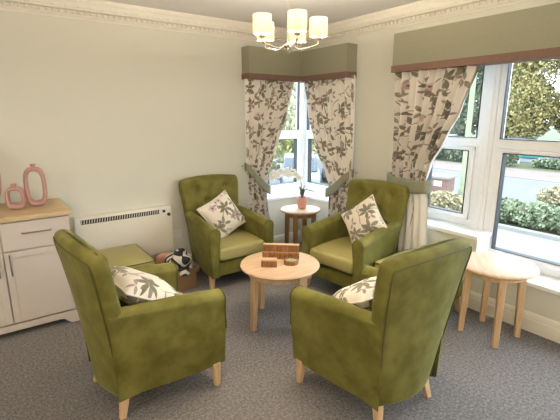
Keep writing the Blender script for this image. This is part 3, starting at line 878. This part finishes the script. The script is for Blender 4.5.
# ------------------------------------------------------------------ chandelier
HUB = Vector((1.587, 2.085, 1.992))
cd = empty('chandelier', tuple(HUB), 0, 'five armed nickel ceiling light with lit cream drum shades', 'ceiling light')
MB().lathe([(.001, -.035), (.010, -.032), (.016, -.022), (.010, -.012), (.030, -.004), (.036, .006), (.030, .016), (.012, .022), (.008, .03), (.006, .05), (.006, ZC - HUB.z - .04), (.05, ZC - HUB.z - .035), (.055, ZC - HUB.z - .02), (.055, ZC - HUB.z), (.001, ZC - HUB.z)], n=28).build('stem', 'chrome', cd, smooth=40)
lamp_pts = []
for k in range(5):
    a = math.radians(53.8 - 180 + 15 + 72 * k)   # first arm points toward the camera side
    d = Vector((math.cos(a), math.sin(a), 0)); R_ = .18
    pts = spline([tuple(d * .028 + Vector((0, 0, .004))), tuple(d * .07 + Vector((0, 0, -.012))), tuple(d * .12 + Vector((0, 0, -.004))), tuple(d * (R_ - .02) + Vector((0, 0, .006))), tuple(d * R_ + Vector((0, 0, .018))), tuple(d * R_ + Vector((0, 0, .045)))], 6)
    ar = MB().tube(pts, .0055, 8).build('arm', 'chrome', cd, smooth=180)
    c = d * R_
    MB().lathe([(.001, .036), (.012, .036), (.022, .044), (.022, .048), (.012, .052), (.012, .10), (.001, .10)], (c.x, c.y, 0), 16).build('cup', 'chrome', ar, smooth=40)
    MB().ball((c.x, c.y, .105), (.013, .013, .018), 10, 8).build('bulb', 'bulb', ar, smooth=180)
    sh = [(.0535, .056), (.055, .056), (.0535, .160), (.052, .160), (.052, .159), (.0525, .057), (.0535, .056)]
    MB().lathe(sh, (c.x, c.y, 0), 36, caps=False).build('lamp_shade', 'shade', ar, smooth=40)
    lamp_pts.append(HUB + c + Vector((0, 0, .146)))

# ------------------------------------------------------------------ outdoors
GZ = -1.7
struct(MB().box((XO + .02, -60, GZ - .2), (110, 110, GZ)).build('ground', plain('grass_ground', (.055, .062, .025), .95, var=.4, scale=3)), 'grass outside the windows')
struct(MB().box((-30, YO + .02, GZ - .2), (XO + .019, 110, GZ)).build('terrace_ground', plain('pale_paving', (.13, .135, .14), .9, var=.1, scale=2)))
M['tarmac'] = plain('wet_grey_tarmac', (0.098, 0.096, 0.104), .8, var=.12, scale=2)
M['pave'] = plain('pale_path', (0.137, 0.137, 0.150), .85, var=.08, scale=3)
M['kerb'] = plain('kerb_stone', (0.169, 0.163, 0.143), .9)
M['litter'] = plain('leaf_strewn_tarmac', (0.137, 0.101, 0.086), .9, var=.3, scale=1.5)
struct(MB().box((XO + .3, -20, GZ), (12.0, 60, GZ + .02)).build('path', 'pave'), 'pale grey path below the wide window')
struct(MB().box((12.0, -20, GZ), (12.2, 60, GZ + .12)).build('kerb', 'kerb'))
struct(MB().box((15.4, -30, GZ), (25.2, 80, GZ + .015)).build('road', 'tarmac'), 'grey road beyond the hedge')
struct(MB().box((22.6, -30, GZ + .016), (26.4, 80, GZ + .03)).build('road_edge', 'litter'))
struct(MB().box((30.5, -30, GZ), (38, 80, GZ + .02)).build('parking_ground', 'tarmac'))

M['leafA'] = leafmat('autumn_foliage', (0.101, 0.119, 0.038), (0.280, 0.234, 0.079), (0.426, 0.335, 0.146))
M['leafB'] = leafmat('green_foliage', (0.045, 0.072, 0.035), (0.112, 0.136, 0.067), (0.200, 0.216, 0.128))
M['leafC'] = leafmat('hedge_foliage', (0.051, 0.083, 0.035), (0.128, 0.160, 0.080), (0.240, 0.256, 0.168))
M['leafD'] = leafmat('dry_foliage', (0.224, 0.176, 0.088), (0.288, 0.248, 0.136), (0.336, 0.296, 0.184))
M['leafE'] = leafmat('yellow_green_foliage', (0.136, 0.160, 0.032), (0.288, 0.280, 0.072), (0.368, 0.344, 0.176))
M['bark'] = plain('grey_bark', (.16, .12, .09), .95, var=.3, scale=20)
def foliage(name, m, blobs, n, size, parent=None, seed=1):
    rnd = random.Random(seed); mb = MB(); tot = sum(b_[3] * b_[4] * b_[5] for b_ in blobs)
    for cx, cy, cz, rx, ry, rz in blobs:
        for _ in range(max(20, int(n * rx * ry * rz / tot))):
            d = Vector((rnd.gauss(0, 1), rnd.gauss(0, 1), rnd.gauss(0, 1))).normalized() * (rnd.random() ** .28)
            c = Vector((cx + d.x * rx, cy + d.y * ry, cz + d.z * rz))
            u = Vector((rnd.gauss(0, 1), rnd.gauss(0, 1), rnd.gauss(0, 1))).normalized(); v = u.orthogonal().normalized()
            v = Matrix.Rotation(rnd.uniform(0, 6.3), 3, u) @ v; s_ = size * rnd.uniform(.6, 1.3)
            wv = u.cross(v) * s_ * .55; v = v * s_
            mb.add([c - v, c + wv - v * .1, c + v, c - wv - v * .1], [(0, 1, 2, 3)])
    return mb.build(name, m, parent)
def tree(loc, h, r, m, label, seed, n=2600, size=.22, low=.25):
    rnd = random.Random(seed)
    root = empty('tree', loc, 0, label, 'tree', 'trees beyond the road')
    MB().tube([(0, 0, -.05), (.05, .02, h * .3), (0, .05, h * .7)], [.22 * r / 2.5, .17 * r / 2.5, .06], 10).build('trunk', 'bark', root, smooth=180)
    bl = [(0, 0, h * .62, r * .8, r * .8, h * .34), (0, 0, h * .26, r * .85, r * .85, h * .2)]
    for k in range(9):
        a = rnd.uniform(0, 2 * PI); q = r * rnd.uniform(.3, .52)
        bl.append((q * math.cos(a), q * math.sin(a), h * rnd.uniform(low, .85), r * .5, r * .5, h * .17))
    foliage('crown', m, bl, n, size, root, seed); return root
for k_, (x_, y_, m_, lab_) in enumerate((
        (41, 5.5, 'leafB', 'green tree at the picture edge beyond the wide window'), (41, 11.6, 'leafA', 'autumn yellow tree seen through the wide window'),
        (41, 17.7, 'leafA', 'tree left of the autumn yellow one, half behind the window post'), (41, 23.8, 'leafB', 'grey green tree rising behind the narrow casement'),
        (41, 29.9, 'leafB', 'leafy tree half hidden by the swept aside curtain'),
        (46.5, 8.8, 'leafB', 'green tree filling the gap behind the autumn yellow tree'), (46.5, 15.0, 'leafA', 'yellowing tree in the second row behind the window post'),
        (46.5, 21.2, 'leafB', 'green tree in the second row behind the narrow casement'))):
    tree((x_, y_, GZ), 14, 3.1, m_, lab_, 11 + k_, 21000, .15, .08)
tree((15.2, 20.2, GZ), 8.5, 2.2, 'leafE', 'bright yellow green tree seen through the corner window', 26, 5000, .16, .08)
tree((20.5, 21.5, GZ), 9, 2.8, 'leafB', 'green tree half hidden behind the corner window post', 27, 4000, .2, .08)
def hedge(name, loc, dims, m, n, label, cat, seed, size=.055):
    root = empty(name, loc, 0, label, cat)
    bl = []; rnd = random.Random(seed); k = max(1, int(dims[1] / (dims[0] * .7)))
    for i in range(k):
        y = -dims[1] / 2 + dims[1] * (i + .5) / k
        bl.append((rnd.uniform(-.04, .04), y, dims[2] * .5, dims[0] / 2, max(dims[1] / k * .75, dims[0] * .4), dims[2] * rnd.uniform(.50, .56)))
    foliage('foliage', m, bl, n, size, root, seed)
    b_ = MB(); rnd = random.Random(seed + 1)
    for i in range(k * 2): y = rnd.uniform(-.45, .45) * dims[1]; b_.tube([(0, y, 0), (rnd.uniform(-.1, .1), y + .05, dims[2] * .8)], .018, 5)
    b_.build('stems', 'bark', root); return root
hedge('hedge', (13.1, 3.9, GZ), (1.3, 5.2, .72), 'leafC', 9000, 'clipped green hedge along the path outside the wide window', 'hedge', 21, .07)
hedge('bush', (15.6, 5.0, GZ), (1.1, 1.4, .95), 'leafD', 1800, 'tan dry bush behind the clipped hedge', 'bush', 22, .07)
hedge('bush', (12.95, 7.85, GZ), (.8, 1.0, .62), 'leafD', 1800, 'yellowish bush at the foot of the brick pillar', 'bush', 23, .07)
hedge('bush', (13.2, 10.3, GZ), (1.1, 1.3, .85), 'leafC', 1500, 'green bush left of the brick pillar, by the curtain edge', 'bush', 24, .07)
hedge('hedge', (27.6, 17.0, GZ), (1.6, 9.5, 1.5), 'leafB', 7000, 'dark hedge across the road behind the pale post', 'hedge', 25, .12)
hedge('hedge', (28.3, 7.0, GZ), (1.3, 8.5, .6), 'leafC', 5000, 'low grassy hedge across the road below the parked cars', 'hedge', 26, .1)
gp = empty('gate_pillar', (14.2, 8.85, GZ), .2, 'square red brick pillar with pale plate seen through the narrow casement', 'pillar')
M['brick'] = brickmat()
MB().box((-.36, -.36, 0), (.36, .36, .92)).build('shaft', 'brick', gp)
MB().loft([[(-a, -a, z), (a, -a, z), (a, a, z), (-a, a, z)] for a, z in ((.42, .921), (.42, 1.0), (.03, 1.08))]).build('capstone', 'kerb', gp)
MB().box((-.375, -.16, .62), (-.361, .16, .84)).build('plate', plain('cream_plate', (.32, .29, .23), .5), gp)
ps = empty('post', (16.0, 9.0, GZ), 0, 'slender pale green post rising outside the narrow casement', 'post')
M['postp'] = plain('pale_mossy_paint', (.18, .19, .115), .8, var=.2, scale=6)
MB().lathe([(.15, 0), (.15, .25), (.115, .30), (.10, 4.0), (.09, 7.5), (.001, 7.52)], n=16).build('shaft', 'postp', ps, smooth=40)
MB().lathe([(.001, 7.53), (.13, 7.53), (.14, 7.62), (.001, 7.7)], n=16).build('cap', 'postp', ps, smooth=40)
sg = empty('sign_board', (30.0, 12.25, GZ), .38, 'teal and white notice board on two legs by the parked cars', 'sign')
MB().box((-.03, -.75, .40), (.03, .75, 1.15)).build('lower_panel', plain('teal_panel', (.02, .16, .165), .5), sg)
MB().box((-.03, -.75, 1.151), (.03, .75, 1.5)).build('upper_panel', plain('pale_sign_panel', (.28, .28, .28), .5), sg)
for y in (-.68, .68): MB().box((-.025, y - .04, 0), (.025, y + .04, .399)).build('leg', 'white', sg)

def car(loc, rz, paint, label):
    root = empty('parked_car', loc, rz, label, 'car', 'cars parked outdoors')
    pm = plain('car_paint_' + label.split()[0], paint, .3, var=.01)
    pb = [(-2.0, .32), (-2.05, .6), (-1.95, .82), (-1.2, .90), (1.0, .92), (1.75, .80), (2.02, .62), (2.05, .35), (1.9, .25), (-1.9, .25)]
    MB().loft([[(x, y * (1 if abs(x) < 1.9 else .93), z) for x, z in pb] for y in (-.86, .86)]).build('body', pm, root, bevel=.06, seg=3)
    pc = [(-1.75, .88), (-1.25, 1.40), (-.9, 1.46), (.25, 1.44), (1.1, .90)]
    MB().loft([[(x * .97, y, z) for x, z in pc] if abs(y) > .7 else [(x, y, z) for x, z in pc] for y in (-.72, -.6, .6, .72)]).build('cabin', 'cargl', root, bevel=.04, seg=2)
    MB().loft([[(-1.2, y, 1.42), (.2, y, 1.42), (.2, y, 1.475), (-.3, y, 1.50), (-1.1, y, 1.475)] for y in (-.66, .66)]).build('roof', pm, root, bevel=.02)
    for x in (-1.25, 1.25):
        for y in (-.80, .80):
            wv = MB().lathe([(.10, -.1), (.32, -.1), (.34, -.07), (.34, .07), (.32, .1), (.10, .1)], n=22).build('wheel', 'black', root, smooth=40)
            wv.matrix_local = Matrix.Translation((x, y, .32)) @ Matrix.Rotation(PI / 2, 4, 'X')
            hb = MB().lathe([(.001, -.105), (.19, -.102), (.19, .102), (.001, .105)], n=18).build('hub', 'chrome', wv, smooth=40)
    for y in (-.62, .62): MB().box((1.98, y - .16, .58), (2.07, y + .16, .72)).build('headlight', 'white', root, bevel=.01)
    return root
M['cargl'] = plain('dark_car_glass', (.03, .04, .05), .08)
car((34.0, 15.2, GZ + .02), 1.55, (.03, .03, .035), 'black car parked across the road behind the teal notice board')
car((34.2, 10.2, GZ + .02), 1.6, (.06, .07, .09), 'navy car parked across the road near the picture edge')
car((33.8, 21.5, GZ + .02), 1.55, (.30, .32, .36), 'white car parked across the road, seen through the narrow casement')
car((9.4, 15.2, GZ), .95, (.34, .07, .085), 'red car behind the orchid outside the corner window')
car((12.0, 14.9, GZ), .95, (.20, .25, .31), 'pale blue car outside the corner window')
car((15.3, 15.5, GZ), .80, (.12, .13, .145), 'grey car outside the right half of the corner window')

# ------------------------------------------------------------------ lights, world, camera
def light(name, typ, loc, energy, color, size=.05, rot=None):
    l = bpy.data.lights.new(name, typ); l.energy = energy; l.color = color
    if typ == 'AREA': l.shape = 'DISK'; l.size = size
    else: l.shadow_soft_size = size
    o = bpy.data.objects.new(name, l); COL.objects.link(o); o.location = loc
    if rot: o.rotation_euler = rot
    return o
WARM = (1, .80, .56)
for i, p_ in enumerate(lamp_pts): light('shade_lamp', 'POINT', p_, 12., (1, .86, .66), .02)
# added fill lights out of view, without fixtures, set low to brighten the ceiling
for i, q in enumerate(((-1.3, 1.2, 1.95), (1.0, -1.3, 1.95), (-1.2, -1.3, 1.95))):
    light('fill_light', 'POINT', q, 25., (1, .87, .70), .2)
W = bpy.data.worlds.new('overcast_sky'); S.world = W; W.use_nodes = True
t = W.node_tree; bg = t.nodes['Background']; n = N(t)
tc = n.new('ShaderNodeTexCoord'); cl = n.noise(tc.outputs['Generated'], 3, 4)
t.links.new(n.mix(cl, (.66, .83, 1.0), (.90, .96, 1.)), bg.inputs['Color']); bg.inputs['Strength'].default_value = 4.6

cam = bpy.data.cameras.new('camera'); co = bpy.data.objects.new('camera', cam); COL.objects.link(co)
cam.sensor_width = 36; cam.lens = 407 / 560 * 36; cam.clip_start = .05; cam.clip_end = 200
co.location = (0, 0, 1.6); co.rotation_euler = (math.radians(90 - 13.3), 0, math.radians(53.8 - 90))
S.camera = co
S.view_settings.view_transform = 'Standard'; S.view_settings.look = 'None'
S.view_settings.exposure = 1.0; S.view_settings.gamma = 1; S.view_settings.use_curve_mapping = False
S.cycles.max_bounces = 10; S.cycles.diffuse_bounces = 5; S.cycles.transparent_max_bounces = 12
S.cycles.sample_clamp_indirect = 6; S.cycles.use_denoising = True
